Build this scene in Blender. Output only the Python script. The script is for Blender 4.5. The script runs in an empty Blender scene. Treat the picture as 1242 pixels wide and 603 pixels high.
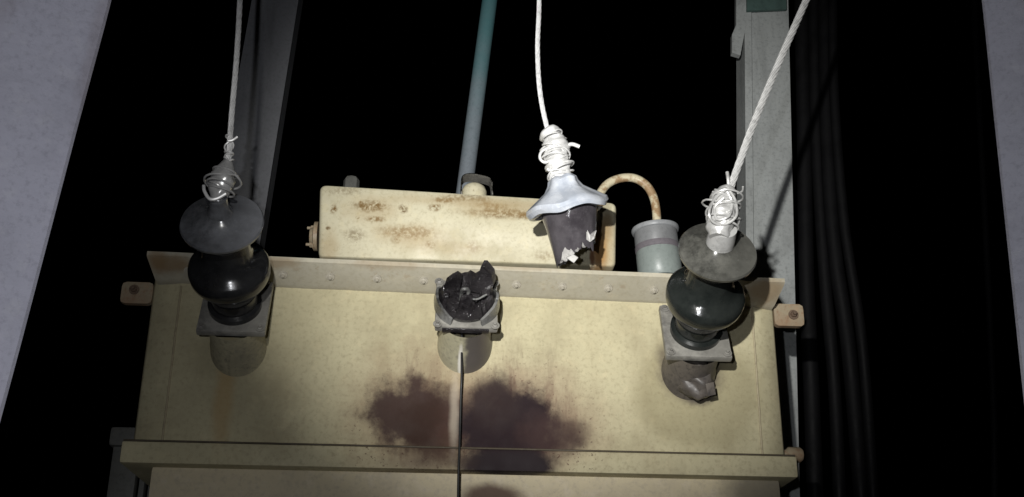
import bpy, bmesh, math, random
from mathutils import Vector, Matrix, noise
R = math.radians
S = bpy.context.scene
C = S.collection

# ------------------------------------------------------------------ camera
PIT, ROL, YAW = R(22.01), R(0.543), R(3.689)
CAM = Vector((-0.039, -1.569, -0.606))
F, CX, CY = 1400.0, 621.0, 301.5
fw = Vector((math.sin(YAW)*math.cos(PIT), math.cos(YAW)*math.cos(PIT), math.sin(PIT)))
r0 = Vector((math.cos(YAW), -math.sin(YAW), 0))
u0 = r0.cross(fw)
rt = r0*math.cos(ROL) + u0*math.sin(ROL)
up = u0*math.cos(ROL) - r0*math.sin(ROL)
cd = bpy.data.cameras.new('camera'); cam = bpy.data.objects.new('camera', cd); C.objects.link(cam)
m = Matrix.Identity(4)
for i in range(3):
    m[i][0] = rt[i]; m[i][1] = up[i]; m[i][2] = -fw[i]; m[i][3] = CAM[i]
cam.matrix_world = m
cd.sensor_width = 36; cd.lens = F/1242*36; cd.clip_start = .01; cd.clip_end = 500
S.camera = cam

def at(px, py, Y):
    d = fw*F + rt*(px-CX) - up*(py-CY)
    return CAM + d*((Y-CAM.y)/d.y)

# ------------------------------------------------------------------ night sky and the torch
w = bpy.data.worlds.new('World'); S.world = w; w.use_nodes = True
nt = w.node_tree; bg = nt.nodes['Background']
sk = nt.nodes.new('ShaderNodeTexSky'); sk.sky_type = 'NISHITA'; sk.sun_disc = False
sk.sun_elevation = R(-8); sk.sun_rotation = R(200)
nt.links.new(sk.outputs[0], bg.inputs[0]); bg.inputs[1].default_value = 0.05

TORCH = CAM + Vector((-0.12, 0.02, 0.30))
AIM = at(690, 225, -0.05)
ld = bpy.data.lights.new('torch', 'SPOT'); lt = bpy.data.objects.new('torch', ld); C.objects.link(lt)
ld.energy = 165; ld.spot_size = R(40.5); ld.spot_blend = 1.0; ld.shadow_soft_size = 0.012
ld.color = (1.0, 0.985, 0.95)
lt.location = TORCH
lt.rotation_euler = (AIM-TORCH).to_track_quat('-Z', 'Y').to_euler()

# the phone's own small light beside its lens
pd = bpy.data.lights.new('phone_light', 'SPOT'); pl = bpy.data.objects.new('phone_light', pd); C.objects.link(pl)
pd.energy = 17; pd.spot_size = R(105); pd.spot_blend = 1.0; pd.shadow_soft_size = 0.008; pd.color = (.95, .96, 1.0)
pl.location = CAM + Vector((-0.085, 0.01, 0.05))
pl.rotation_euler = (at(640, 300, 0)-pl.location).to_track_quat('-Z', 'Y').to_euler()

S.view_settings.view_transform = 'Standard'; S.view_settings.look = 'None'
S.view_settings.exposure = 0; S.view_settings.gamma = 1
S.render.engine = 'CYCLES'

# ------------------------------------------------------------------ materials
class Mat:
    def __init__(s, name, col, rough=.5, metal=0., spec=.5):
        s.m = bpy.data.materials.new(name); s.m.use_nodes = True
        s.t = s.m.node_tree; s.b = s.t.nodes['Principled BSDF']
        s.b.inputs['Roughness'].default_value = rough
        s.b.inputs['Metallic'].default_value = metal
        s.b.inputs['Specular IOR Level'].default_value = spec
        tc = s.n('ShaderNodeTexCoord'); s.P = tc.outputs['Object']
        rgb = s.n('ShaderNodeRGB'); rgb.outputs[0].default_value = (*col, 1); s.col = rgb.outputs[0]
        s.rough = None; s.h = None
    def n(s, k): return s.t.nodes.new(k)
    def L(s, a, b): s.t.links.new(a, b)
    def noise(s, scale, detail=4, rough=.6, vec=None, stretch=None, w=0):
        q = s.n('ShaderNodeTexNoise'); q.inputs['Scale'].default_value = scale
        q.inputs['Detail'].default_value = detail; q.inputs['Roughness'].default_value = rough
        v = vec or s.P
        if stretch or w:
            mp = s.n('ShaderNodeMapping'); mp.inputs['Scale'].default_value = stretch or (1, 1, 1)
            mp.inputs['Location'].default_value = (w, w*1.7, w*.6)
            s.L(v, mp.inputs[0]); v = mp.outputs[0]
        s.L(v, q.inputs['Vector']); return q.outputs['Fac']
    def rng(s, f, a, b, lo=0, hi=1, smooth=True):
        q = s.n('ShaderNodeMapRange'); q.interpolation_type = 'SMOOTHSTEP' if smooth else 'LINEAR'
        s.L(f, q.inputs['Value'])
        for k, v in (('From Min', a), ('From Max', b), ('To Min', lo), ('To Max', hi)): q.inputs[k].default_value = v
        return q.outputs['Result']
    def mul(s, a, b, op='MULTIPLY'):
        q = s.n('ShaderNodeMath'); q.operation = op
        for i, v in enumerate((a, b)):
            if isinstance(v, (int, float)): q.inputs[i].default_value = v
            else: s.L(v, q.inputs[i])
        return q.outputs[0]
    def mix(s, fac, col, blend='MIX'):
        q = s.n('ShaderNodeMix'); q.data_type = 'RGBA'; q.blend_type = blend
        s.L(s.col, q.inputs[6]); q.inputs[7].default_value = (*col, 1)
        if isinstance(fac, (int, float)): q.inputs[0].default_value = fac
        else: s.L(fac, q.inputs[0])
        s.col = q.outputs[2]; return s
    def blot(s, c, r, soft=.35, amp=.5, scale=18, w=0, stretch=None):
        """mask of an irregular blot around point c with radii r"""
        a = s.n('ShaderNodeVectorMath'); a.operation = 'SUBTRACT'; s.L(s.P, a.inputs[0]); a.inputs[1].default_value = c
        b = s.n('ShaderNodeVectorMath'); b.operation = 'DIVIDE'; s.L(a.outputs[0], b.inputs[0]); b.inputs[1].default_value = r
        l = s.n('ShaderNodeVectorMath'); l.operation = 'LENGTH'; s.L(b.outputs[0], l.inputs[0])
        nz = s.noise(scale, 6, .65, w=w, stretch=stretch)
        d = s.mul(l.outputs['Value'], s.mul(s.mul(nz, .5, 'SUBTRACT'), amp*2), 'ADD')
        return s.rng(d, 1+soft, 1-soft)
    def bump(s, h, strength=.3, dist=.001):
        q = s.n('ShaderNodeBump'); q.inputs['Strength'].default_value = strength; q.inputs['Distance'].default_value = dist
        s.L(h, q.inputs['Height'])
        if s.h is not None: s.L(s.h, q.inputs['Normal'])
        s.h = q.outputs[0]; return s
    def rvar(s, scale, lo, hi):
        s.rough = s.rng(s.noise(scale, 5), .3, .7, lo, hi); return s
    def done(s):
        s.L(s.col, s.b.inputs['Base Color'])
        if s.rough is not None: s.L(s.rough, s.b.inputs['Roughness'])
        if s.h is not None: s.L(s.h, s.b.inputs['Normal'])
        return s.m

def grime(M, dark, k=.35):
    M.mix(M.mul(M.rng(M.noise(7, 6, .65), .42, .75), k), dark)
    M.mix(M.mul(M.rng(M.noise(160, 3, .7), .45, .75), k*.8), dark)
    M.mix(M.mul(M.rng(M.noise(60, 3, .6, w=5), .5, .8), k*.5), tuple(min(1, x*2.2) for x in dark))
    return M

def wall_paint():
    M = Mat('cream paint with burn marks', (.46, .42, .275), .6, spec=.06)
    grime(M, (.27, .235, .15), .7)
    M.mix(M.mul(M.rng(M.noise(4, 5, .6, w=19), .45, .7), .35), (.27, .24, .15))
    M.mix(M.mul(M.rng(M.noise(22, 5, .6, stretch=(1, 1, .08), w=2), .5, .75), .22), (.30, .25, .15))   # run marks
    M.mix(M.mul(M.blot(at(848, 478, 0), (.085, .3, .085), .22, .35, 10, 9), .45), (.20, .17, .09))     # broad darker round patch below the right bushing
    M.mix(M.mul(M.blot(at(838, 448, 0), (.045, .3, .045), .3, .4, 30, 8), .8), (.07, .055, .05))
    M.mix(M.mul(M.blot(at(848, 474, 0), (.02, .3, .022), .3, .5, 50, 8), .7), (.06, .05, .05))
    M.mix(M.mul(M.blot(at(282, 430, 0), (.045, .3, .04), .5, .4, 20, 4), .5), (.2, .18, .11))
    M.mix(M.mul(M.blot(at(272, 480, 0), (.012, .3, .07), .6, .5, 30, 4), .5), (.33, .21, .08))         # rust run
    for x, y, rx, rz, k, q in ((505, 495, .06, .075, .45, 21), (630, 505, .075, .085, .6, 22)):
        M.mix(M.mul(M.mul(M.blot(at(x, y, 0), (rx, .3, rz), .6, .5, 12, q), M.rng(M.noise(55, 5, .7, stretch=(1, 1, .22), w=q), .48, .66)), k), (.10, .06, .045))
        M.mix(M.mul(M.mul(M.blot(at(x, y+30, 0), (rx*1.5, .3, rz*1.3), .5, .5, 12, q), M.rng(M.noise(210, 2, .6, w=q), .62, .68)), .8), (.05, .03, .025))
    # burn marks either side of the hanging black lead
    M.mix(M.mul(M.blot(at(520, 505, 0), (.105, .3, .088), .5, .6, 22, 1), .5), (.20, .12, .075))
    M.mix(M.mul(M.blot(at(498, 500, 0), (.062, .3, .05), .32, .8, 26, 1), .95), (.045, .027, .025))
    M.mix(M.mul(M.blot(at(530, 520, 0), (.05, .3, .046), .4, .8, 26, 3), .95), (.04, .023, .018))
    M.mix(M.mul(M.blot(at(640, 515, 0), (.10, .3, .075), .5, .5, 16, 6), .55), (.16, .08, .06))
    M.mix(M.mul(M.blot(at(622, 525, 0), (.072, .3, .058), .3, .7, 24, 7), 1), (.022, .014, .016))
    M.mix(M.mul(M.blot(at(668, 528, 0), (.045, .3, .03), .5, .7, 24, 17), .8), (.05, .03, .028))
    M.mix(M.mul(M.blot(at(596, 490, 0), (.036, .3, .038), .4, .7, 24, 12), .95), (.03, .02, .02))
    M.mix(M.mul(M.blot(at(614, 563, -.03), (.068, .04, .022), .25, .4, 26, 13), 1), (.024, .018, .02))
    M.mix(M.mul(M.blot(at(522, 560, -.02), (.05, .3, .016), .6, .45, 20, 14), .6), (.09, .06, .045))
    M.mix(M.mul(M.blot(at(551, 500, 0), (.006, .3, .05), .7, .6, 30, 15), .4), (.6, .53, .42))       # washed streak
    M.rvar(30, .5, .75).bump(M.noise(140, 3), .12, .001).bump(M.noise(9, 3), .25, .004).bump(M.noise(2.6, 2), .5, .02)
    return M.done()

def low_paint():
    M = Mat('beige lower tank paint', (.48, .42, .29), .55, spec=.25)
    grime(M, (.28, .25, .21), .5)
    M.mix(M.mul(M.blot(at(598, 603, 0), (.04, .3, .018), .4, .4, 24, 5), .9), (.06, .028, .02))
    M.mix(M.mul(M.blot(at(925, 595, 0), (.05, .3, .03), .5, .4, 24, 5), .7), (.07, .065, .055))
    M.bump(M.noise(140, 3), .12, .001)
    return M.done()

def cons_paint():
    M = Mat('cream paint with rust spots', (.58, .54, .39), .5, spec=.25)
    grime(M, (.32, .28, .17), .5)
    Y = .12
    br = (.17, .10, .035)
    for i, (x, y, rx, ry, k) in enumerate([(450, 250, .022, .008, .9), (405, 254, .004, .007, .8), (438, 246, .003, .003, .9),
            (489, 254, .006, .006, .9), (528, 252, .009, .005, .9), (434, 264, .0025, .0025, .9), (398, 277, .003, .003, .8),
            (495, 282, .035, .010, .55), (455, 266, .012, .004, .7), (430, 285, .013, .009, .45), (522, 296, .006, .006, .5),
            (480, 292, .006, .005, .5), (610, 259, .05, .007, .6), (600, 250, .022, .004, .5), (640, 262, .015, .005, .6),
            (561, 240, .03, .005, .5), (585, 243, .012, .008, .4), (540, 243, .016, .004, .6), (418, 232, .02, .006, .35),
            (575, 300, .009, .008, .35), (660, 310, .012, .008, .35)]):
        c = at(x, y, Y)
        M.mix(M.mul(M.mul(M.blot(c, (rx*1.1, .3, ry*1.1), .6, .9, 95, i), M.rng(M.noise(150, 3, .7, w=i), .34, .6)), min(1, k*1.35)), br if i % 3 else (.13, .08, .03))
    M.mix(M.mul(M.blot(at(727, 302, Y), (.012, .3, .036), .5, .5, 50, 3), .9), (.32, .13, .025))
    M.mix(M.mul(M.blot(at(718, 312, Y), (.004, .3, .014), .5, .5, 50, 3), .9), (.14, .05, .015))
    M.mix(M.mul(M.blot(at(736, 275, Y), (.012, .3, .022), .5, .6, 50, 3), .6), (.16, .09, .04))
    for i, (x, y, rx, ry, k) in enumerate([(495, 284, .05, .016, .4), (450, 255, .04, .018, .35), (610, 254, .06, .014, .45), (540, 300, .06, .012, .25), (735, 300, .014, .05, .6), (400, 300, .012, .03, .35), (560, 244, .12, .008, .35)]):
        M.mix(M.mul(M.blot(at(x, y, Y), (rx, .3, ry), .8, .6, 30, i+30), k), (.33, .215, .085))
    M.mix(M.mul(M.rng(M.noise(300, 2, .7, w=3), .66, .72), .6), (.15, .10, .05))
    M.rvar(30, .4, .65).bump(M.noise(140, 3), .15, .001)
    return M.done()

def simple(name, col, rough=.5, metal=0., k=.4, spec=.4, bmp=.2, bs=120, dark=None):
    M = Mat(name, col, rough, metal, spec)
    grime(M, dark or tuple(x*.45 for x in col), k)
    M.rvar(25, max(.05, rough-.12), min(1, rough+.12)).bump(M.noise(bs, 4), bmp, .001)
    return M.done()

def porcelain(name, col, dust, k, rough=.2, chip=0):
    M = Mat(name, col, rough, 0, .5)
    M.mix(M.mul(M.rng(M.noise(28, 6, .7), .35, .7), k), dust)
    M.mix(M.mul(M.rng(M.noise(9, 4, .6, w=4), .45, .65), k*.8), tuple(x*.8 for x in dust))
    M.mix(M.mul(M.rng(M.noise(240, 2, .7), .6, .75), k*.5), dust)
    M.rvar(30, rough*.7, rough*1.9).bump(M.noise(60, 3), .15, .001).bump(M.noise(24, 3), .18, .003)
    if chip: M.bump(M.noise(110, 5, .65), chip, .004)
    return M.done()

def concrete(name, col):
    M = Mat(name, col, .85, 0, .2)
    grime(M, tuple(x*.6 for x in col), .55)
    M.mix(M.mul(M.rng(M.noise(3.5, 5, .6, w=7, stretch=(2, 2, .6)), .5, .6), .25), (.30, .22, .20))
    M.mix(M.mul(M.rng(M.noise(5, 5, .6, w=3), .55, .7), .25), tuple(min(1, x*1.5) for x in col))
    M.mix(M.mul(M.rng(M.noise(9, 6, .7, w=11, stretch=(1, 1, .12)), .5, .68), .4), tuple(x*.5 for x in col))
    M.bump(M.noise(70, 6, .7), .5, .002).bump(M.noise(6, 4, .6), .5, .01)
    return M.done()

def strand_mat(name, col, rough=.4, metal=.6):
    M = Mat(name, col, rough, metal, .5)
    M.mix(M.mul(M.rng(M.noise(90, 4, .7), .45, .7), .5), tuple(x*.45 for x in col))
    M.bump(M.noise(300, 3), .3, .0005)
    return M.done()

def arc_mat():
    M = Mat('cream pipe paint with rust bands', (.58, .52, .36), .45, 0, .4)
    M.mix(M.mul(M.rng(M.noise(38, 4, .6), .5, .62), .75), (.24, .12, .04))
    M.mix(M.mul(M.rng(M.noise(160, 3, .7), .5, .7), .4), (.2, .11, .05))
    M.bump(M.noise(140, 4), .3, .001)
    return M.done()

def steel(name, col, k=.5, green=None):
    M = Mat(name, col, .6, .0, .35)
    grime(M, tuple(x*.45 for x in col), k)
    M.mix(M.mul(M.rng(M.noise(14, 5, .6, stretch=(3, 3, .25), w=3), .5, .75), .4), tuple(x*.5 for x in col))
    if green: M.mix(M.mul(M.blot((.06, 0, 1.2), (.3, .3, .42), .5, .5, 8, 2), .9), green)
    M.bump(M.noise(90, 4), .25, .001)
    return M.done()

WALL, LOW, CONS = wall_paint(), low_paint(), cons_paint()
def lid_paint():
    M = Mat('grey cream lid paint', (.40, .375, .30), .5, spec=.15)
    grime(M, (.27, .24, .17), .5)
    for i, (x, y, rx, rz, k) in enumerate([(205, 318, .030, .008, .7), (190, 315, .012, .012, .6), (260, 322, .05, .006, .35), (335, 318, .03, .006, .5), (930, 350, .03, .012, .6), (640, 325, .05, .006, .35), (470, 322, .05, .006, .35)]):
        M.mix(M.mul(M.blot(at(x, y, -.04), (rx, .2, rz), .6, .8, 45, i), k), (.24, .155, .075))
    M.mix(M.mul(M.blot(at(890, 347, -.03), (.012, .1, .012), .6, .6, 60, 9), .7), (.62, .6, .55))
    M.mix(M.mul(M.rng(M.noise(45, 4, .7, w=8), .6, .68), .3), (.24, .16, .09))
    M.rvar(30, .4, .65).bump(M.noise(140, 3), .2, .001).bump(M.noise(14, 3), .4, .004)
    return M.done()
LIDM = lid_paint()
BOLT = simple('painted bolt head', (.42, .39, .32), .45, 0, .6)
LUGM = simple('cream lug paint with rust', (.30, .25, .17), .55, 0, .8, dark=(.2, .1, .05))
PLATE = porcelain('greyed gasket plate', (.12, .115, .105), (.33, .32, .285), .7, .35)
TURR = simple('soot stained turret paint', (.38, .35, .24), .5, 0, .6, dark=(.06, .055, .05))
TURRD = simple('burnt turret paint', (.12, .105, .09), .4, 0, .9, dark=(.03, .027, .027))
M = Mat('half burnt turret paint', (.42, .395, .27), .35, 0, .4)
grime(M, (.13, .12, .1), .6)
M.mix(M.mul(M.blot((.030, -.05, .03), (.030, .2, .2), .12, .3, 40, 2), .95), (.085, .075, .07))
M.mix(M.mul(M.blot((-.006, -.05, .0), (.003, .2, .03), .5, .4, 40, 2), .9), (.7, .68, .62))
TURRC = M.bump(M.noise(90, 4), .3, .001).done()
SHEDL = porcelain('dusty grey glazed porcelain', (.05, .052, .055), (.15, .155, .17), .8, .15)
SHEDR = porcelain('dusty olive glazed porcelain', (.03, .03, .027), (.125, .124, .11), .8, .13)
GLAZE = porcelain('dark glazed porcelain', (.010, .010, .011), (.034, .035, .036), .45, .13)
GLAZER = porcelain('dark green glazed porcelain', (.009, .011, .0105), (.032, .036, .033), .45, .13)
SOOT = porcelain('sooty burst porcelain', (.008, .007, .008), (.05, .046, .048), .6, .12, .9)
HANGB = porcelain('violet brown glazed porcelain', (.036, .032, .037), (.13, .12, .13), .6, .08, .12)
HANGS = porcelain('grey dusty porcelain shed', (.42, .46, .53), (.70, .73, .78), .9, .22, .15)
CHIP = simple('white raw porcelain', (.55, .54, .52), .4, 0, .8, dark=(.10, .09, .09))
CLAMP = porcelain('sooty clamp metal', (.02, .02, .02), (.24, .24, .23), .75, .16, .5)
WIREL = strand_mat('dull aluminium strand', (.62, .62, .62), .45, .3)
WIREC = strand_mat('bright aluminium strand', (.86, .86, .86), .5, .2)
WIRER = strand_mat('white aluminium strand', (.58, .58, .57), .45, .3)
TAPE = strand_mat('pale tie wrap', (.78, .78, .77), .38, .1)
TAPER = strand_mat('greyish white tie wrap', (.50, .50, .49), .3, .3)
TAPEL = strand_mat('dull tie wrap', (.36, .36, .36), .28, .3)
CONC = concrete('grey concrete', (.72, .72, .84))
CONC2 = concrete('grey weathered concrete', (.72, .72, .82))
STL = steel('grey galvanised steel', (.23, .235, .25))
STR = steel('pale galvanised steel', (.30, .315, .31), .7)
GRN = steel('green painted steel', (.06, .10, .09))
PIPE = steel('blue grey pipe', (.18, .205, .23), .5, (.045, .16, .17))
ARC = arc_mat()
BRTOP = simple('grey breather paint', (.20, .205, .21), .5, 0, .5)
BRRIM = simple('pale grey breather rim', (.28, .29, .30), .5, 0, .5)
BRBOT = simple('green grey breather bowl', (.25, .285, .27), .4, 0, .4)
BRBAND = simple('mauve grey breather band', (.17, .155, .17), .5, 0, .4)
RUBBER = simple('black cable rubber', (.005, .005, .0055), .6, 0, .3, spec=.12)
LEAD = simple('black lead', (.012, .012, .012), .5, 0, .3)
DARKST = simple('dark grey radiator paint', (.11, .11, .10), .6, 0, .6)

# ------------------------------------------------------------------ mesh helpers
def link(name, bm, mat, parent=None, sharp=38):
    bmesh.ops.remove_doubles(bm, verts=bm.verts, dist=1e-6)
    bmesh.ops.recalc_face_normals(bm, faces=bm.faces)
    for f in bm.faces: f.smooth = True
    for e in bm.edges:
        if len(e.link_faces) == 2 and e.calc_face_angle(0) > R(sharp): e.smooth = False
    me = bpy.data.meshes.new(name); bm.to_mesh(me); bm.free()
    for mm in (mat if isinstance(mat, (list, tuple)) else [mat]): me.materials.append(mm)
    o = bpy.data.objects.new(name, me); C.objects.link(o)
    if parent: o.parent = parent
    return o

def rel(o):
    """mesh given in world coordinates under a translated root"""
    p = o.parent
    o.location = -p.location
    return o

def tag(o, label, cat, group=None):
    o['label'] = label; o['category'] = cat
    if group: o['group'] = group
    return o

def add_box(bm, x0, x1, y0, y1, z0, z1, bev=0., M=None, seg=2):
    v = [bm.verts.new((x, y, z)) for x in (x0, x1) for y in (y0, y1) for z in (z0, z1)]
    fs = [bm.faces.new([v[i] for i in q]) for q in ((0, 1, 3, 2), (4, 6, 7, 5), (0, 4, 5, 1), (2, 3, 7, 6), (0, 2, 6, 4), (1, 5, 7, 3))]
    allv = set(v)
    if bev:
        es = list({e for f in fs for e in f.edges})
        r = bmesh.ops.bevel(bm, geom=es, offset=bev, segments=seg, affect='EDGES', profile=.6)
        allv = {x for f in r['faces'] for x in f.verts} | {x for x in v if x.is_valid}
        for f in fs:
            if f.is_valid: allv |= set(f.verts)
    if M is not None: bmesh.ops.transform(bm, matrix=M, verts=list(allv))
    return bm

def add_prism(bm, pts, vec, bev=0):
    """polygon pts (3-D list) extruded along vec"""
    a = [bm.verts.new(p) for p in pts]; b = [bm.verts.new(Vector(p)+Vector(vec)) for p in pts]
    n = len(pts)
    bm.faces.new(a); bm.faces.new(b[::-1])
    for i in range(n): bm.faces.new((a[i], b[i], b[(i+1) % n], a[(i+1) % n]))
    return bm

def add_lathe(bm, prof, seg=48, M=None, jit=None, mi=0):
    M = M or Matrix.Identity(4); rings = []
    for k, (r, z) in enumerate(prof):
        if r < 1e-6: rings.append([bm.verts.new(M @ Vector((0, 0, z)))]); continue
        rg = []
        for i in range(seg):
            a = 2*math.pi*i/seg; dr, dz = jit(k, a) if jit else (0, 0)
            rg.append(bm.verts.new(M @ Vector(((r+dr)*math.cos(a), (r+dr)*math.sin(a), z+dz))))
        rings.append(rg)
    for k, (p, q) in enumerate(zip(rings, rings[1:])):
        for i in range(seg):
            j = (i+1) % seg
            if len(p) == 1 and len(q) == 1: continue
            if len(p) == 1: f = bm.faces.new((p[0], q[i], q[j]))
            elif len(q) == 1: f = bm.faces.new((p[i], p[j], q[0]))
            else: f = bm.faces.new((p[i], p[j], q[j], q[i]))
            f.material_index = mi(k) if callable(mi) else mi
    return bm

def smooth_path(pts, n=8):
    pts = [Vector(p) for p in pts]; out = []
    for i in range(len(pts)-1):
        p0 = pts[i-1] if i else pts[0]*2-pts[1]; p1, p2 = pts[i], pts[i+1]
        p3 = pts[i+2] if i+2 < len(pts) else p2*2-p1
        for k in range(n):
            t = k/n
            out.append(.5*((2*p1)+(p2-p0)*t+(2*p0-5*p1+4*p2-p3)*t*t+(3*p1-p0-3*p2+p3)*t**3))
    out.append(pts[-1]); return out

def frames(pts):
    T = []
    for i in range(len(pts)):
        a = pts[max(0, i-1)]; b = pts[min(len(pts)-1, i+1)]; T.append((b-a).normalized())
    n = T[0].orthogonal().normalized(); N = []
    for t in T:
        n = (n - t*n.dot(t)); n = n.normalized() if n.length > 1e-6 else t.orthogonal().normalized(); N.append(n)
    return T, N

def add_tube(bm, pts, r, seg=12, cap=True):
    T, N = frames(pts); rings = []
    for i, p in enumerate(pts):
        b = T[i].cross(N[i]); rr = r(i/(len(pts)-1)) if callable(r) else r
        rings.append([bm.verts.new(p+N[i]*math.cos(2*math.pi*k/seg)*rr+b*math.sin(2*math.pi*k/seg)*rr) for k in range(seg)])
    for p, q in zip(rings, rings[1:]):
        for k in range(seg): bm.faces.new((p[k], p[(k+1) % seg], q[(k+1) % seg], q[k]))
    if cap: bm.faces.new(rings[0][::-1]); bm.faces.new(rings[-1])
    return bm

def add_strands(bm, pts, R0, r, n=3, pitch=.035, seg=6):
    """n strands laid round a path"""
    T, N = frames(pts); d = [0]
    for a, b in zip(pts, pts[1:]): d.append(d[-1]+(b-a).length)
    for k in range(n):
        q = []
        for i, p in enumerate(pts):
            a = 2*math.pi*(d[i]/pitch+k/n); q.append(p+N[i]*math.cos(a)*R0+T[i].cross(N[i])*math.sin(a)*R0)
        add_tube(bm, q, r, seg)
    return bm

def resample(pts, step):
    out = [pts[0]]; 
    for a, b in zip(pts, pts[1:]):
        n = max(1, int((b-a).length/step))
        out += [a+(b-a)*(k/n) for k in range(1, n+1)]
    return out

def hexbolt(bm, M, r=.006, h=.004, washer=True):
    if washer: add_lathe(bm, [(0, 0), (r*1.5, 0), (r*1.5, .0015), (0, .0015)], 20, M)
    add_lathe(bm, [(0, .001), (r, .001), (r, h*.8), (r*.8, h), (0, h)], 6, M)
    add_lathe(bm, [(0, h*.9), (r*.5, h*.9), (r*.5, h*1.8), (0, h*1.9)], 12, M)
    return bm

# ------------------------------------------------------------------ concrete poles and steel behind
def pole(name, e0, e1, Y, width, depth, mat, label):
    a, b = at(*e0, Y), at(*e1, Y); d = (b-a).normalized()
    if d.z > 0: d = -d
    top, bot = a-d*.9, a+d*1.9
    bm = bmesh.new(); n = 24; th = math.atan2(-(a.x-CAM.x), a.y-CAM.y)*1.15; ct, sn = math.cos(th), math.sin(th)
    for k in range(n+1):
        c = top+(bot-top)*(k/n)
        ww = width*(1+.10*k/n); s = 1 if ww > 0 else -1; aw = abs(ww)
        wob = .0015*noise.noise(Vector((k*.9, Y*9, 3)))
        ch = .003
        ring = [(ch, 0), (aw-ch, 0), (aw, ch), (aw, depth-ch), (aw-ch, depth), (ch, depth), (0, depth-ch), (0, ch)]
        for x, y in ring:
            bm.verts.new((c.x-bot.x+ct*s*(x+wob)-sn*y, c.y-bot.y+sn*s*(x+wob)+ct*y, c.z-bot.z))
    bm.verts.ensure_lookup_table()
    for k in range(n):
        for i in range(8): bm.faces.new([bm.verts[j] for j in (k*8+i, k*8+(i+1) % 8, k*8+8+(i+1) % 8, k*8+8+i)])
    bm.faces.new(bm.verts[:8]); bm.faces.new(bm.verts[-8:])
    o = link(name, bm, mat); o.location = bot
    return tag(o, label, 'pole')

pole('concrete_pole', (135, 0), (0, 510), -.5, -.22, .16, CONC, 'wide grey concrete pole leaning in at the far left, beside the dark gap')
pole('concrete_pole', (1190, 0), (1243, 500), -.44, .2, .16, CONC2, 'grey concrete pole at the right edge beyond the black hanging cables')

def channel(name, l0, l1, wdir, Y, width, flange, mat, label, cat, lipw=None):
    """steel channel: web towards the viewer, one flange running back"""
    a, b = at(*l0, Y), at(*l1, Y); d = (b-a).normalized()
    top, bot = a-d*.7, b+d*.55
    t = .006; s = wdir
    prof = [(0, 0), (s*width, 0), (s*width, flange), (s*(width-t), flange), (s*(width-t), t), (s*t, t), (s*t, flange), (0, flange)]
    bm = bmesh.new()
    add_prism(bm, [Vector((x, y, 0)) for x, y in prof], top-bot)
    root = bpy.data.objects.new(name, None); C.objects.link(root); root.location = bot
    tag(root, label, cat)
    link('channel_web', bm, mat, root)
    return root, top, bot, d

# left channel: right edge given, web goes left
lc, ltop, lbot, ldir = channel('steel_channel', (362, 0), (316, 290), -1, .33, .088, .05, STL,
    'dim grey steel channel rising behind the left wire and left bushing', 'steel post')
bm = bmesh.new()   # folded outer lip catching less light
p0, p1 = at(362, 0, .33), at(316, 290, .33)
add_prism(bm, [Vector((-.016, -.006, 0)), Vector((.001, -.006, 0)), Vector((.001, -.0005, 0)), Vector((-.016, -.0005, 0))], ltop-lbot)
link('edge_lip', bm, STL, lc)

rc, rtop, rbot, rdir = channel('steel_channel', (956, 0), (964, 340), -1, .30, .088, .06, STR,
    'pale grey steel channel rising behind the right wire, with a green strip near its top', 'steel post')
bm = bmesh.new()
add_prism(bm, [Vector((-.0885, -.007, 0)), Vector((-.075, -.007, 0)), Vector((-.075, -.0005, 0)), Vector((-.0885, -.0005, 0))], rtop-rbot)
link('edge_lip', bm, STR, rc)
bm = bmesh.new()   # bracket notch plate at the upper left
c = [at(x, y, .292) - rbot for x, y in ((893, -160), (905, -160), (905, 30), (898, 67), (888, 64), (888, 42), (893, 30))]
add_prism(bm, c, (0, .012, 0)); link('bracket_plate', bm, STR, rc)
bm = bmesh.new()
c = [at(x, y, .286) - rbot for x, y in ((906, -40), (953, -40), (954, 11), (906, 13))]
add_prism(bm, c, (0, .006, 0)); link('painted_strip', bm, GRN, rc)

# conduit behind the conservator
bm = bmesh.new()
a, b = at(594, 0, .42), at(568, 196, .42); d = (b-a).normalized()
base = b+d*.6
add_tube(bm, [a-d*.7-base, a-base, b-base, b+d*.6-base], .0155, 24)
o = link('conduit_pipe', bm, PIPE); o.location = base
tag(o, 'blue grey pipe rising behind the cream tank, greenish at its top', 'pipe')

# black hanging cables
random.seed(4)
cab = [([(972, -120), (972, 0), (975, 150), (978, 330), (984, 470), (990, 640)], .014, .36, 'black cable hugging the right steel channel, nearest to it'),
       ([(986, -120), (987, 0), (990, 160), (1000, 330), (1012, 470), (1020, 640)], .011, .34, 'black cable second from the right steel channel, almost straight'),
       ([(1000, -120), (1000, 0), (1003, 160), (1012, 300), (1030, 430), (1048, 640)], .013, .32, 'black cable sweeping out to the right as it falls'),
       ([(1012, -120), (1010, 0), (1012, 120), (1024, 270), (1046, 420), (1062, 640)], .009, .30, 'thin outermost black cable of the bundle by the right steel channel'),
       ([(1178, -120), (1184, 60), (1194, 250), (1202, 420), (1206, 530), (1206, 660)], .006, .42, 'thin black cable hanging close to the right concrete pole')]
for pts, r, Y, lab in cab:
    P = smooth_path([at(x, y, Y) for x, y in pts], 10); base = P[-1].copy()
    bm = bmesh.new(); add_tube(bm, [p-base for p in P], r, 16)
    o = link('hanging_cable', bm, RUBBER); o.location = base
    tag(o, lab, 'cable', 'black hanging cables')

# ------------------------------------------------------------------ transformer
T = bpy.data.objects.new('transformer', None); C.objects.link(T); T.location = (0, .2, -.95)
tag(T, 'cream painted transformer tank with three bushings, burn marks and rust stains', 'transformer')
W, ZB, ZC = .45, -.271, -.302
XL, XR = at(178, 309, -.045).x, at(952, 341, -.045).x

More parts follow.
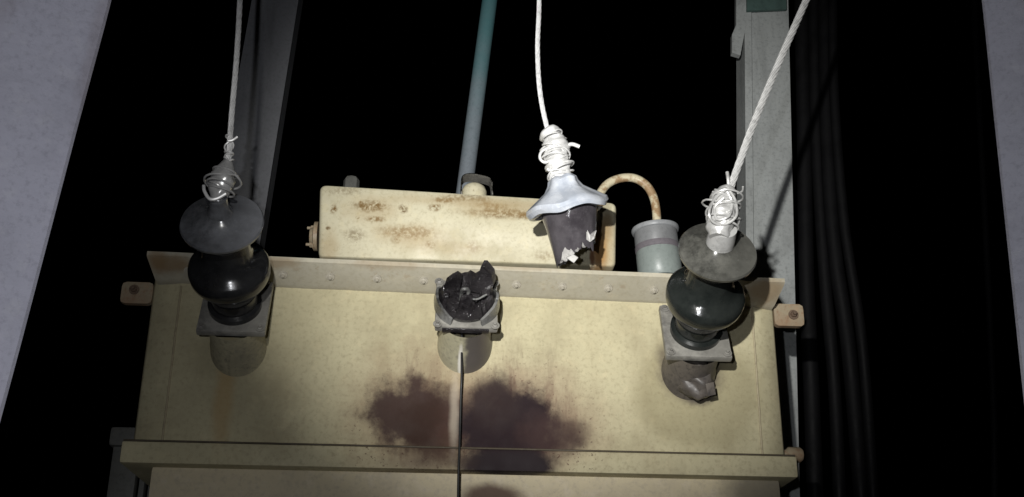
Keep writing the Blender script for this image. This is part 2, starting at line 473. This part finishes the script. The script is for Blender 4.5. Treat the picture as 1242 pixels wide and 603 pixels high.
bm = bmesh.new()
sec = [(-W+.042, 0), (-W+.004, .010), (-W, .016), (-W, .5), (W, .5), (W, .016), (W-.004, .010), (W-.036, 0)]
add_prism(bm, [(x, y, ZB-.02) for x, y in sec], (0, 0, -.03-ZB+.02))
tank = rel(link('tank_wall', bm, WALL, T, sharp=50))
bm = bmesh.new()
WELD = simple('grimy weld bead', (.36, .31, .2), .6, 0, .7)
for x in (-W+.042, W-.036):
    bm = bmesh.new()
    P = [Vector((x+.0006*noise.noise(Vector((z*.3, x, 1))), -.0002, -.045-(-.045-ZB)*z/40)) for z in range(41)]
    add_tube(bm, P, lambda t: .0016, 8)
    link('weld_seam', bm, WELD, tank)
# stiffener band
bm = bmesh.new()
add_box(bm, -W-.006, W+.006, -.021, .52, ZC, ZB-.0015, .004)
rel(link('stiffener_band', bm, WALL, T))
bm = bmesh.new()
x = -W-.004
P = [Vector((x+(2*W+.008)*k/60, -.0195+.0004*noise.noise(Vector((k*.5, 3, 1))), ZB-.0005)) for k in range(61)]
add_tube(bm, P, .0013, 6)
rel(link('band_seam', bm, simple('dark seam line', (.07, .055, .035), .7, 0, .5), T))  # thin dark line along the top edge of the band
# lower tank
bm = bmesh.new()
add_box(bm, -W+.03, W-.012, .004, .49, -.95, ZC+.003, .008)
rel(link('lower_tank', bm, LOW, T))
# lid
bm = bmesh.new()
lp = [(-.045, 0), (-.045, -.006), (-.041, -.008), (-.009, -.028), (.003, -.030), (.49, -.030), (.53, -.008), (.53, 0)]
N = 40
for k in range(N+1):
    x = XL+(XR-XL)*k/N
    for y, z in lp:
        e = .0012*noise.noise(Vector((k*.45, z*30, y*5)))
        inset = .010*min(1, max(0, (-z-.009)/.03)) * (1 if k == 0 else -1 if k == N else 0)
        bm.verts.new((x+inset, y+e*.6, z+e*.5-.016-.005*x/.45))
bm.verts.ensure_lookup_table(); n = len(lp)
for k in range(N):
    for i in range(n): bm.faces.new([bm.verts[j] for j in (k*n+i, k*n+(i+1) % n, (k+1)*n+(i+1) % n, (k+1)*n+i)])
bm.faces.new(bm.verts[:n]); bm.faces.new(bm.verts[-n:])
lid = rel(link('lid', bm, LIDM, T, sharp=25))
# bolts under the rim
nrm = Vector((0, -.020, -.032)).normalized()
for k in range(13):
    x = XL+.055+k*(XR-XL-.11)/12
    bm = bmesh.new()
    M = nrm.to_track_quat('Z', 'X').to_matrix().to_4x4()
    hexbolt(bm, M, .0042, .003)
    o = link('bolt', bm, BOLT, T); o.location = Vector((x, -.0250, -.0180-.016-.005*x/.45)) + nrm*.0006 - T.location

# lifting lugs with holes
def lug(c, w, h, hx, hz, hr):
    bm = bmesh.new(); n = 32
    out, inn = [], []
    for i in range(n):
        a = 2*math.pi*i/n; dx, dz = math.cos(a), math.sin(a)
        s = min(w/2/max(abs(dx), 1e-6), h/2/max(abs(dz), 1e-6))
        s = min(s, math.hypot(w/2, h/2)*.92)
        out.append((dx*s, dz*s)); inn.append((hx+hr*dx, hz+hr*dz))
    for y in (0, .010):
        vo = [bm.verts.new((x, y, z)) for x, z in out]; vi = [bm.verts.new((x, y, z)) for x, z in inn]
        for i in range(n): bm.faces.new((vo[i], vo[(i+1) % n], vi[(i+1) % n], vi[i]))
    bm.verts.ensure_lookup_table(); v = bm.verts
    for i in range(n):
        j = (i+1) % n
        bm.faces.new((v[i], v[j], v[2*n+j], v[2*n+i])); bm.faces.new((v[n+i], v[n+j], v[3*n+j], v[3*n+i]))
    o = link('lifting_lug', bm, LUGM, T); o.location = c-T.location
    bm = bmesh.new()
    hexbolt(bm, Matrix.Translation((hx, -.001, hz)) @ Matrix.Rotation(R(90), 4, 'X'), hr*.75, .006)
    link('bolt', bm, simple('rusty bolt', (.16, .11, .075), .6, .2, .6, dark=(.05, .03, .02)), o)
lug(at(166, 355, .012), .044, .032, -.004, .004, .0065)
lug(at(957, 382, .012), .044, .034, .006, .000, .0065)

# radiator header and fins down the left, small knob at the right
bm = bmesh.new()
c = at(146, 531, .10)
add_box(bm, -.013, .045, -.012, .2, -.014, .014, .006)
o = link('radiator_header', bm, DARKST, T); o.location = c-T.location
for k in range(4):
    bm = bmesh.new()
    add_box(bm, -.012, .026, -.008, .012, -.60, -.010, .005)
    o = link('radiator_fin', bm, DARKST, T); o.location = c-T.location+Vector((.004, .004+k*.055, 0))
bm = bmesh.new()
add_lathe(bm, [(0, 0), (.008, 0), (.011, .004), (.011, .02), (.007, .024), (.007, .05), (0, .05)], 20, Matrix.Rotation(R(-90), 4, 'Y'))
o = link('drain_plug', bm, LUGM, T); o.location = at(973, 552, .03)-T.location

# ---------------- conservator box on the lid
Yc = .12
cTL, cTR, cBL, cBR = at(388, 224, Yc), at(748, 246, Yc), at(386, 311, Yc), at(747, 323, Yc)
bm = bmesh.new()
ch = .0075
def rr(pts, r=.009, n=4):
    out = []
    for i, p in enumerate(pts):
        a = (pts[i-1]-p).normalized(); b = (pts[(i+1) % len(pts)]-p).normalized()
        for k in range(n+1):
            t = k/n; q0, q1 = p+a*r, p+b*r
            out.append((1-t)**2*q0+2*t*(1-t)*p+t*t*q1)
    return out
ring = rr([cTL, cTR, cBR, cBL]); cen = (cTL+cTR+cBL+cBR)/4
prev = None; D = .15
for off, ins in ((.0, .006), (.002, .002), (.006, 0), (D-.006, 0), (D, .006)):
    cur = [bm.verts.new(p+(cen-p).normalized()*ins+Vector((0, off, 0))) for p in ring]
    if prev:
        for i in range(len(cur)): bm.faces.new((prev[i], prev[(i+1) % len(cur)], cur[(i+1) % len(cur)], cur[i]))
    else: bm.faces.new(cur)
    prev = cur
bm.faces.new(prev[::-1])
cons = rel(link('conservator', bm, CONS, T, sharp=60))
# feet carrying the conservator
for x in (cBL.x+.06, cBR.x-.06):
    bm = bmesh.new(); add_box(bm, x-.02, x+.02, Yc+.03, Yc+.12, -.022, cBL.z+.004, .002)
    link('conservator_foot', bm, DARKST, cons)
# filler cap with strap
bm = bmesh.new()
b = at(575, 236, Yc+.06)
k_ = 1.0
add_lathe(bm, [(.021, -.012), (.021, .004), (.018, .012), (.012, .017), (0, .019)], 32, Matrix.Translation(b))
link('filler_cap', bm, CONS, cons)
bm = bmesh.new()
st = [at(x, y, Yc+.045) for x, y in ((559, 236), (559, 219), (562, 212), (570, 210), (580, 211), (592, 214), (597, 219), (598, 236))]
P = smooth_path(st, 4)
for i in range(len(P)-1):
    pass
inner = [p + (at(578, 226, Yc+.045)-p).normalized()*.0022 for p in P]
poly = P + inner[::-1]
for i in range(len(P)-1):
    add_prism(bm, [P[i], P[i+1], inner[i+1], inner[i]], (0, .03, 0))
link('cap_strap', bm, PLATE, cons)
bm = bmesh.new()
b = at(426, 226, Yc+.05)
add_lathe(bm, [(.013, -.012), (.013, .010), (.010, .015), (0, .016)], 8, Matrix.Translation(b))
link('vent_plug', bm, DARKST, cons)
# sight gauge boss on the left end
bm = bmesh.new()
b = at(386, 287, Yc+.05)
Mx = Matrix.Translation(b) @ Matrix.Rotation(R(-90), 4, 'Y')
add_lathe(bm, [(0, 0), (.024, 0), (.024, .006), (.015, .008), (.013, .013), (0, .014)], 28, Mx)
for z in (-.012, .012): hexbolt(bm, Matrix.Translation(b+Vector((-.006, 0, z*1.2))) @ Matrix.Rotation(R(-90), 4, 'Y'), .005, .007)
link('sight_gauge', bm, LUGM, cons)

# breather pipe and breather
Yp = .17
P = smooth_path([at(x, y, Yp) for x, y in ((722, 262), (726, 240), (735, 225), (750, 217), (768, 216), (783, 224), (792, 238), (796, 256), (797, 280))], 8)
bm = bmesh.new(); add_tube(bm, P, .0072, 18)
rel(link('breather_pipe', bm, ARC, T))
bc = at(797, 300, Yp)
s = 1.0/ (F/ (bc-CAM).dot(fw))           # metres per pixel at that depth
r = 28*s; H = 52*s
Mb = Matrix.Rotation(R(-4), 4, 'Y')
bm = bmesh.new()
add_lathe(bm, [(0, H*.42), (r*.93, H*.42), (r*.94, H*.05), (r*.9, H*.0), (0, 0)], 44, Mb)
br = link('breather', bm, BRTOP, T); br.location = bc-T.location
bm = bmesh.new(); add_lathe(bm, [(0, H*.50), (r*.9, H*.50), (r*1.02, H*.47), (r*1.04, H*.42), (r*1.0, H*.375), (r*.94, H*.36)], 44, Mb)
link('breather_rim', bm, BRRIM, br)
bm = bmesh.new(); add_lathe(bm, [(r*.945, H*.03), (r*.965, H*.0), (r*.965, -H*.10), (r*.93, -H*.12)], 44, Mb)
link('clamp_band', bm, BRBAND, br)
bm = bmesh.new(); add_lathe(bm, [(r*.93, -H*.11), (r*.95, -H*.2), (r*.95, -H*.7), (r*.85, -H*.8), (0, -H*.82)], 44, Mb)
link('breather_bowl', bm, BRBOT, br)

# ---------------- bushings
AX = R(90-22)
def shed_prof(z, R0=.050, rc=.026):
    return [(rc, z-.014), (R0*.80, z-.010), (R0*.97, z-.008), (R0, z-.004), (R0*.985, z), (R0*.93, z+.003), (R0*.6, z+.0075), (rc*1.0, z+.014), (rc*.8, z+.022)]
TP, TL_, TU = .056, .139, .219
def turret(c, mt, mp, half=.046, tube_r=.036):
    bm = bmesh.new()
    add_lathe(bm, [(tube_r*1.12, -.035), (tube_r*1.06, .004), (tube_r, .012), (tube_r, TP-.004)], 40, Matrix.Translation((0, -.017, 0)))
    t = link('bushing_turret', bm, mt, T); t.location = c-T.location; t.rotation_euler = (AX, 0, 0)
    bm = bmesh.new(); add_box(bm, -half, half, -half, half, TP-.005, TP+.006, .003)
    link('flange_plate', bm, mp, t)
    for sx in (-1, 1):
        for sy in (-1, 1):
            bm = bmesh.new(); hexbolt(bm, Matrix.Translation((sx*.039, sy*.039, TP+.006)), .0042, .0035)
            link('bolt', bm, PLATE, t)
    return t
def bushing(c, low, upm, tilt=0, rs=1.0):
    bm = bmesh.new()
    add_lathe(bm, [(0, TP+.004), (.036, TP+.005), (.036, TP+.014), (.031, TP+.017), (.031, TL_-.012), (.028, TL_+.03), (.022, TU-.02), (0, TU-.02)], 48)
    b = link('bushing', bm, low, T); b.location = c-T.location; b.rotation_euler = (AX, 0, tilt)
    bm = bmesh.new(); add_lathe(bm, [(.031, TL_-.050), (.034, TL_-.042), (.036, TL_-.034), (.040, TL_-.026), (.0495, TL_-.019), (.0525, TL_-.012), (.0535, TL_-.003), (.0528, TL_+.003), (.049, TL_+.008), (.042, TL_+.013), (.035, TL_+.020), (.031, TL_+.030), (.030, TU-.012)], 64)
    link('lower_shed', bm, low, b)
    bm = bmesh.new()
    random.seed(3)
    add_lathe(bm, [(x*rs, z) for x, z in [(.031, TU-.026), (.036, TU-.014), (.046, TU-.006), (.0515, TU-.002), (.0525, TU+.002), (.051, TU+.005), (.038, TU+.008), (.022, TU+.014), (.015, TU+.022)]], 64)
    link('upper_shed', bm, upm, b)
    return b
cl, cc, cr = at(291, 406, 0), at(564, 403, 0), at(834, 435, 0)
turret(cl, TURR, PLATE); tc_ = turret(cc, TURRC, PLATE, .043); turret(cr, TURRD, PLATE)
bm = bmesh.new(); add_box(bm, -.033, .031, -.0455, .03, TP-.004, TP+.0035, .001)
link('gasket', bm, SOOT, tc_)
bl = bushing(cl, GLAZE, SHEDL)
brr = bushing(cr, GLAZER, SHEDR, 0, .98)
Rx = Matrix.Rotation(AX, 4, 'X')
def along(c, t): return c + (Rx @ Vector((0, 0, t)))

# caps
bm = bmesh.new(); add_lathe(bm, [(.017, TU+.010), (.016, TU+.024), (.012, TU+.030), (.011, TU+.045), (0, TU+.047)], 32)
link('cap', bm, SHEDL, bl)
bm = bmesh.new(); add_lathe(bm, [(.0185, TU+.006), (.0178, TU+.03), (.0165, TU+.045), (0, TU+.047)], 32)
link('cap', bm, TAPER, brr)

# ---------------- burst bushing stub in the middle
def jag(seed, amp, f=2.2):
    return lambda a: amp*(noise.noise(Vector((math.cos(a)*f+seed, math.sin(a)*f, seed*.7)))+.6*noise.noise(Vector((math.cos(a)*f*3, math.sin(a)*f*3+seed, 2))))
g = jag(3.1, .016, 3.0); g2 = jag(8.0, .016, 3.0)
bm = bmesh.new()
prof = [(.034, TP+.005), (.036, TP+.008), (.038, TP+.012), (.039, TP+.016), (.038, TP+.020), (.036, TP+.026), (.034, TP+.030), (.027, TP+.031), (.025, TP+.022), (.019, TP+.012), (0, TP+.010)]
def jf(k, a):
    if k in (5, 6): return (g2(a)*.25, g(a)*(.5 if k == 5 else 1))
    if k == 7: return (g2(a)*.3, g(a)*.8-.002)
    if k in (2, 3, 4): return (g2(a)*.12, g2(a)*.2)
    return (g2(a)*.1, 0)
add_lathe(bm, prof, 56, None, jf)
stub = link('burst_bushing', bm, SOOT, T, sharp=25); stub.location = cc-T.location; stub.rotation_euler = (AX, 0, 0)
# shard standing up at the right
def shard(name, pts, th, mat, parent, M=None, mats=None):
    bm = bmesh.new()
    add_prism(bm, [Vector(p) for p in pts], th)
    if M is not None: bmesh.ops.transform(bm, matrix=M, verts=bm.verts)
    for v in bm.verts: v.co += Vector((noise.noise(v.co*90), noise.noise(v.co*90+Vector((5, 0, 0))), noise.noise(v.co*90+Vector((0, 7, 0)))))*.0015
    return link(name, bm, mat, parent, sharp=10)
shard('porcelain_shard', [(.004, .012, TP+.018), (.030, .006, TP+.016), (.036, .010, TP+.034), (.033, .014, TP+.050), (.022, .016, TP+.064), (.017, .018, TP+.062), (.014, .015, TP+.047), (.005, .014, TP+.040)], (.004, .010, .002), SOOT, stub)
shard('porcelain_shard', [(-.032, .006, TP+.018), (-.010, .012, TP+.018), (-.009, .014, TP+.038), (-.016, .012, TP+.046), (-.024, .010, TP+.042), (-.031, .007, TP+.036)], (.002, .010, .002), SOOT, stub)
shard('porcelain_shard', [(-.012, -.022, TP+.016), (.008, -.024, TP+.016), (.010, -.020, TP+.030), (.002, -.018, TP+.038), (-.009, -.017, TP+.030)], (.0, .008, .002), SOOT, stub)
shard('porcelain_shard', [(.012, -.018, TP+.016), (.030, -.012, TP+.016), (.031, -.008, TP+.032), (.020, -.012, TP+.038)], (.0, .008, .002), SOOT, stub)
bm = bmesh.new()
add_tube(bm, smooth_path([(-.008, -.004, TP+.014), (-.008, -.006, TP+.036), (-.005, -.009, TP+.046), (.001, -.008, TP+.042), (.001, -.010, TP+.034)], 6), .0028, 10)
link('broken_stud', bm, CLAMP, stub)
bm = bmesh.new()
add_tube(bm, smooth_path([(.006, -.022, TP+.040), (.014, -.022, TP+.041), (.026, -.016, TP+.044)], 6), .0014, 8)
link('bent_strip', bm, CLAMP, stub)
# two bent clamp plates either side of the stub
for sgn in (-1, 1):
    bm = bmesh.new(); cols = []
    for i in range(13):
        t = i/12; a = R(-62+92*t)
        top = TP+.009+.017*math.sin(math.pi*min(1, .12+t*.75))*(1+.25*noise.noise(Vector((t*6, sgn, 2))))
        r_ = .0415+.002*noise.noise(Vector((t*4, sgn*3, 7)))
        dirv = Vector((sgn*math.cos(a), math.sin(a), 0))
        cols.append([bm.verts.new(q) for q in (dirv*r_+Vector((0, 0, TP+.006)), dirv*(r_-.0015)+Vector((0, 0, top)), dirv*(r_+.002)+Vector((0, 0, top)), dirv*(r_+.0045)+Vector((0, 0, TP+.006)))])
    for a, b in zip(cols, cols[1:]):
        for i in range(4): bm.faces.new((a[i], a[(i+1) % 4], b[(i+1) % 4], b[i]))
    bm.faces.new(cols[0]); bm.faces.new(cols[-1][::-1])
    link('clamp_plate', bm, CLAMP, stub)
# charred lump left under the right turret
bm = bmesh.new()
bmesh.ops.create_icosphere(bm, subdivisions=4, radius=1)
for v in bm.verts:
    n_ = v.co.normalized(); k = 1+.3*noise.noise(n_*1.6)+.12*noise.noise(n_*4)
    v.co = Vector((n_.x*.026*k-.004*n_.z, n_.y*.022*k, n_.z*.030*k))
o = link('charred_lump', bm, TURRD, T, sharp=180); o.location = at(844, 458, -.02)-T.location
bm = bmesh.new()
add_box(bm, -.006, .006, -.001, .001, -.009, .009, .0008, Matrix.Rotation(R(-14), 4, 'Y') @ Matrix.Rotation(R(25), 4, 'X'))
o = link('bent_tab', bm, TURRD, T); o.location = at(862, 472, -.045)-T.location
# black lead hanging down the tank face from the turret
lead = [along(cc, .02)+Vector((-.006, -.036, -.012)), at(560, 452, -.025), at(559, 480, -.018), at(558, 520, -.018), at(557, 550, -.024), at(556, 580, -.027), at(555, 660, -.027), at(554, 800, -.03)]
bm = bmesh.new(); add_tube(bm, smooth_path(lead, 8), .0017, 10)
rel(link('earth_lead', bm, LEAD, T))

# ------------------------------------------------------------------ wires
def wire(pts3, mat, label, rad=.0034, n=7, pitch=.085):
    P = resample(smooth_path(pts3, 12), .004); base = P[-1].copy()
    bm = bmesh.new(); P2 = [p-base for p in P]; add_strands(bm, P2, rad*.74, rad*.34, n, pitch, 7); add_tube(bm, P2, rad*.6, 8)
    o = link('bare_wire', bm, mat); o.location = base
    return tag(o, label, 'wire', 'bare wires coming down to the bushings')

def wraps(o, P, radf, turns, r, mat, seed, name='tie_wrap', jitter=.35):
    """messy turns of thin wire round the path P (world)"""
    random.seed(seed); P = resample(smooth_path(P, 8), .001); T_, N_ = frames(P); n = len(P)
    base = o.location; bm = bmesh.new()
    for q in range(len(turns)):
        t0, t1, tn, dirn = turns[q]; pts = []
        K = int(tn*14); ph = random.random()*6
        for k in range(K+1):
            t = t0+(t1-t0)*k/K; i = min(n-1, int(t*(n-1)))
            a = ph+dirn*2*math.pi*tn*k/K
            rr_ = radf(t)*(1+jitter*noise.noise(Vector((k*.22, q*3.1, seed))))
            sh = .005*math.sin(a*.5+q)*jitter*2
            pts.append(P[i]+T_[i]*sh+N_[i]*math.cos(a)*rr_+T_[i].cross(N_[i])*math.sin(a)*rr_-base)
        add_tube(bm, smooth_path(pts, 2), r, 7)
    return link(name, bm, mat, o)

def blob(o, P, radf, mat, name, seed, seg=20):
    P = resample(smooth_path(P, 8), .0025); T_, N_ = frames(P); base = o.location; bm = bmesh.new(); rings = []
    for i, p in enumerate(P):
        b = T_[i].cross(N_[i]); t = i/(len(P)-1); rg = []
        for k in range(seg):
            a = 2*math.pi*k/seg
            q = N_[i]*math.cos(a)+b*math.sin(a)
            rr_ = radf(t)*(1+.28*noise.noise((p+q*.01)*110+Vector((seed, 0, 0))))
            rg.append(bm.verts.new(p+q*rr_-base))
        rings.append(rg)
    for p, q in zip(rings, rings[1:]):
        for k in range(seg): bm.faces.new((p[k], p[(k+1) % seg], q[(k+1) % seg], q[k]))
    bm.faces.new(rings[0][::-1]); bm.faces.new(rings[-1])
    return link(name, bm, mat, o, sharp=60)

def ypl(p): return p.y
# left
tipL = along(cl, TU+.042); Y = tipL.y
wl = wire([at(296, -120, Y), at(291, 0, Y), at(287, 70, Y), at(281, 140, Y), at(277, 195, Y), at(271, 222, Y), at(265, 243, Y)], WIREL,
          'dull grey bare wire down to the left bushing, in front of the dim channel')
wraps(wl, [at(279, 165, Y), at(277, 200, Y)], lambda t: .0052, [(0, 1, 3, 1), (.2, .9, 2, -1)], .0011, WIREL, 2)
blob(wl, [at(277, 196, Y), at(272, 212, Y), at(267, 230, Y), at(263, 250, Y)], lambda t: .006+.010*math.sin(math.pi*min(1, t*1.05))**1, TAPEL, 'wire_clamp', 2)
wraps(wl, [at(277, 200, Y), at(271, 218, Y), at(264, 240, Y)], lambda t: .009+.008*math.sin(math.pi*t), [(.1, .95, 3, 1), (.3, .9, 2, -1)], .0014, TAPEL, 5, jitter=.7)
bm = bmesh.new(); Yh = Y-.018
add_tube(bm, [p-wl.location for p in smooth_path([at(x, y, Yh) for x, y in ((247, 225), (248, 232), (254, 241), (263, 241), (274, 235))], 6)], .0021, 8)
link('wire_end', bm, WIREL, wl)
bm = bmesh.new()
add_tube(bm, [p-wl.location for p in smooth_path([at(x, y, Yh+.01) for x, y in ((277, 171), (282, 170), (288, 166))], 6)], .0016, 8)
link('wire_end', bm, WIREL, wl)
# right
tipR = along(cr, TU+.045); Y = tipR.y
wr = wire([at(1030, -120, Y), at(978, 0, Y), at(943, 80, Y), at(914, 150, Y), at(888, 222, Y), at(880, 245, Y), at(873, 272, Y)], WIRER,
          'white bare wire slanting down from the upper right to the right bushing', .0046)
PB = [at(885, 228, Y), at(879, 240, Y), at(877, 256, Y), at(874, 272, Y), at(871, 288, Y)]
blob(wr, PB, lambda t: .008+.009*math.sin(math.pi*min(1, t*1.0))+.004*t, TAPER, 'wire_clamp', 6)
wraps(wr, PB, lambda t: .011+.009*math.sin(math.pi*t), [(.05, .8, 3, 1), (.15, .7, 3, -1), (.1, .75, 2.5, 1), (.0, .5, 2, -1)], .0013, TAPER, 8, jitter=.8)
bm = bmesh.new()
for c in ([(884, 228), (868, 240), (860, 258), (866, 270), (880, 272), (893, 262), (892, 244), (884, 230)], [(882, 232), (888, 246), (884, 262), (870, 266), (867, 252), (878, 240)]):
    add_tube(bm, [p-wr.location for p in smooth_path([at(x, y, Y-.019+.004*math.sin(i*2.2)) for i, (x, y) in enumerate(c)], 6)], .0018, 8)
add_tube(bm, [p-wr.location for p in smooth_path([at(884, 226, Y-.004), at(883, 216, Y-.006), at(882, 209, Y-.005)], 4)], .0022, 8)
link('tie_loop', bm, TAPER, wr)
# centre: the wire carries the broken top of the middle bushing
Y = -.03
hs = 1/(F/(at(690, 240, Y)-CAM).dot(fw))
wc = wire([at(655, -120, Y), at(654, 0, Y), at(652, 60, Y), at(655, 112, Y), at(664, 156, Y), at(674, 176, Y), at(680, 205, Y)], WIREC,
          'bright bare wire ending in a lumpy tie above the hanging broken insulator', .0035)
PB = [at(665, 158, Y), at(672, 172, Y), at(675, 190, Y), at(679, 208, Y), at(683, 229, Y)]
blob(wc, PB, lambda t: 13.5*hs*(.66+.45*math.sin(math.pi*min(1, .15+t*.8)))*(1+.12*math.sin(t*23+math.sin(t*9))), TAPE, 'wire_clamp', 3)
wraps(wc, PB, lambda t: 14.5*hs*(.6+.4*math.sin(math.pi*min(1, .1+t*.8))), [(.05, .9, 5, 1), (.1, .7, 3, -1), (.4, .95, 3, 1), (.15, .6, 3, -1), (.3, .85, 4, 1), (.5, 1, 3, -1)], .0014, TAPE, 9, jitter=1.0)
bm = bmesh.new()
add_tube(bm, [p-wc.location for p in smooth_path([at(x, y, Y-.006) for x, y in ((676, 178), (686, 177), (694, 175), (703, 178))], 5)], .0030, 10)
add_tube(bm, [p-wc.location for p in smooth_path([at(x, y, Y-.014) for x, y in ((668, 178), (657, 184), (655, 192), (661, 197), (671, 193))], 6)], .0021, 8)
add_tube(bm, [p-wc.location for p in smooth_path([at(x, y, Y-.012) for x, y in ((664, 205), (676, 213), (690, 211), (696, 216))], 6)], .0022, 8)
link('tie_loop', bm, TAPE, wc)

# ------------------------------------------------------------------ hanging broken insulator
hc = at(689, 249, Y)                        # centre of its skirt
Hn = bpy.data.objects.new('broken_insulator', None); C.objects.link(Hn); Hn.location = hc
tag(Hn, 'broken insulator top hanging from the bright middle wire, jagged white bottom edge', 'insulator')
Mh = Matrix.Rotation(ROL, 4, 'Y') @ Matrix.Rotation(R(-12), 4, 'Y') @ Matrix.Rotation(R(17), 4, 'X')
p = hs
bm = bmesh.new()
jf2 = lambda k, a: (p*(1.5+.12*k)*2.2*noise.noise(Vector((math.cos(a)*1.6, math.sin(a)*1.4, k*.12))), p*(1+.25*k)*2.2*noise.noise(Vector((math.cos(a)*1.5+4, math.sin(a)*1.3, 1))))
add_lathe(bm, [(0, 36*p), (13*p, 36*p), (18*p, 32*p), (19*p, 27*p), (24*p, 19*p), (34*p, 12*p), (43*p, 6*p), (50*p, 1*p), (51*p, -4*p), (48*p, -9*p), (42*p, -9*p), (37*p, -4*p), (33*p, -3*p)], 64, Mh, jf2)
link('skirt', bm, HANGS, Hn)
bm = bmesh.new(); g = jag(5.3, 15*p, 1.7)
h2 = jag(9.7, 11*p, 2.6); h3 = jag(2.2, 5*p, 4.5)
def jf3(k, a):
    sl = 9*p*math.cos(a-.2)
    if k == 4: return (p*1.0*noise.noise(Vector((a, 1, 1))), g(a)+h3(a)+sl)
    if k == 5: return (p*1.5*noise.noise(Vector((math.cos(a)*3, math.sin(a)*3, 4))), h2(a)+h3(a+1)*.7+sl*1.1)
    if k == 6: return (0, h2(a)*.8+sl)
    if k == 3: return (0, (g(a)+sl)*.7)
    return (0, 0)
add_lathe(bm, [(34*p, 0), (34.5*p, -8*p), (31*p, -26*p), (27.5*p, -44*p), (26*p, -54*p), (23*p, -57.5*p), (15*p, -55*p), (16*p, -30*p), (10*p, -18*p), (0, -16*p)], 96, Mh, jf3, mi=lambda k: 1 if k in (4, 5) else 0)
link('core', bm, [HANGB, CHIP], Hn, sharp=30)
# white chips clinging to the broken rim
for pts in ([(10, -27, -46), (12, -26.5, -33), (15, -25.5, -42), (25, -23, -37), (20, -24, -47), (14, -25, -50)],
            [(-17, -25, -64), (-8, -26, -62), (-3, -25, -66), (-9, -24, -71)],):
    shard('porcelain_chip', [Vector(q)*p for q in pts], Vector((0, 4*p, 1*p)), CHIP, Hn, Mh)
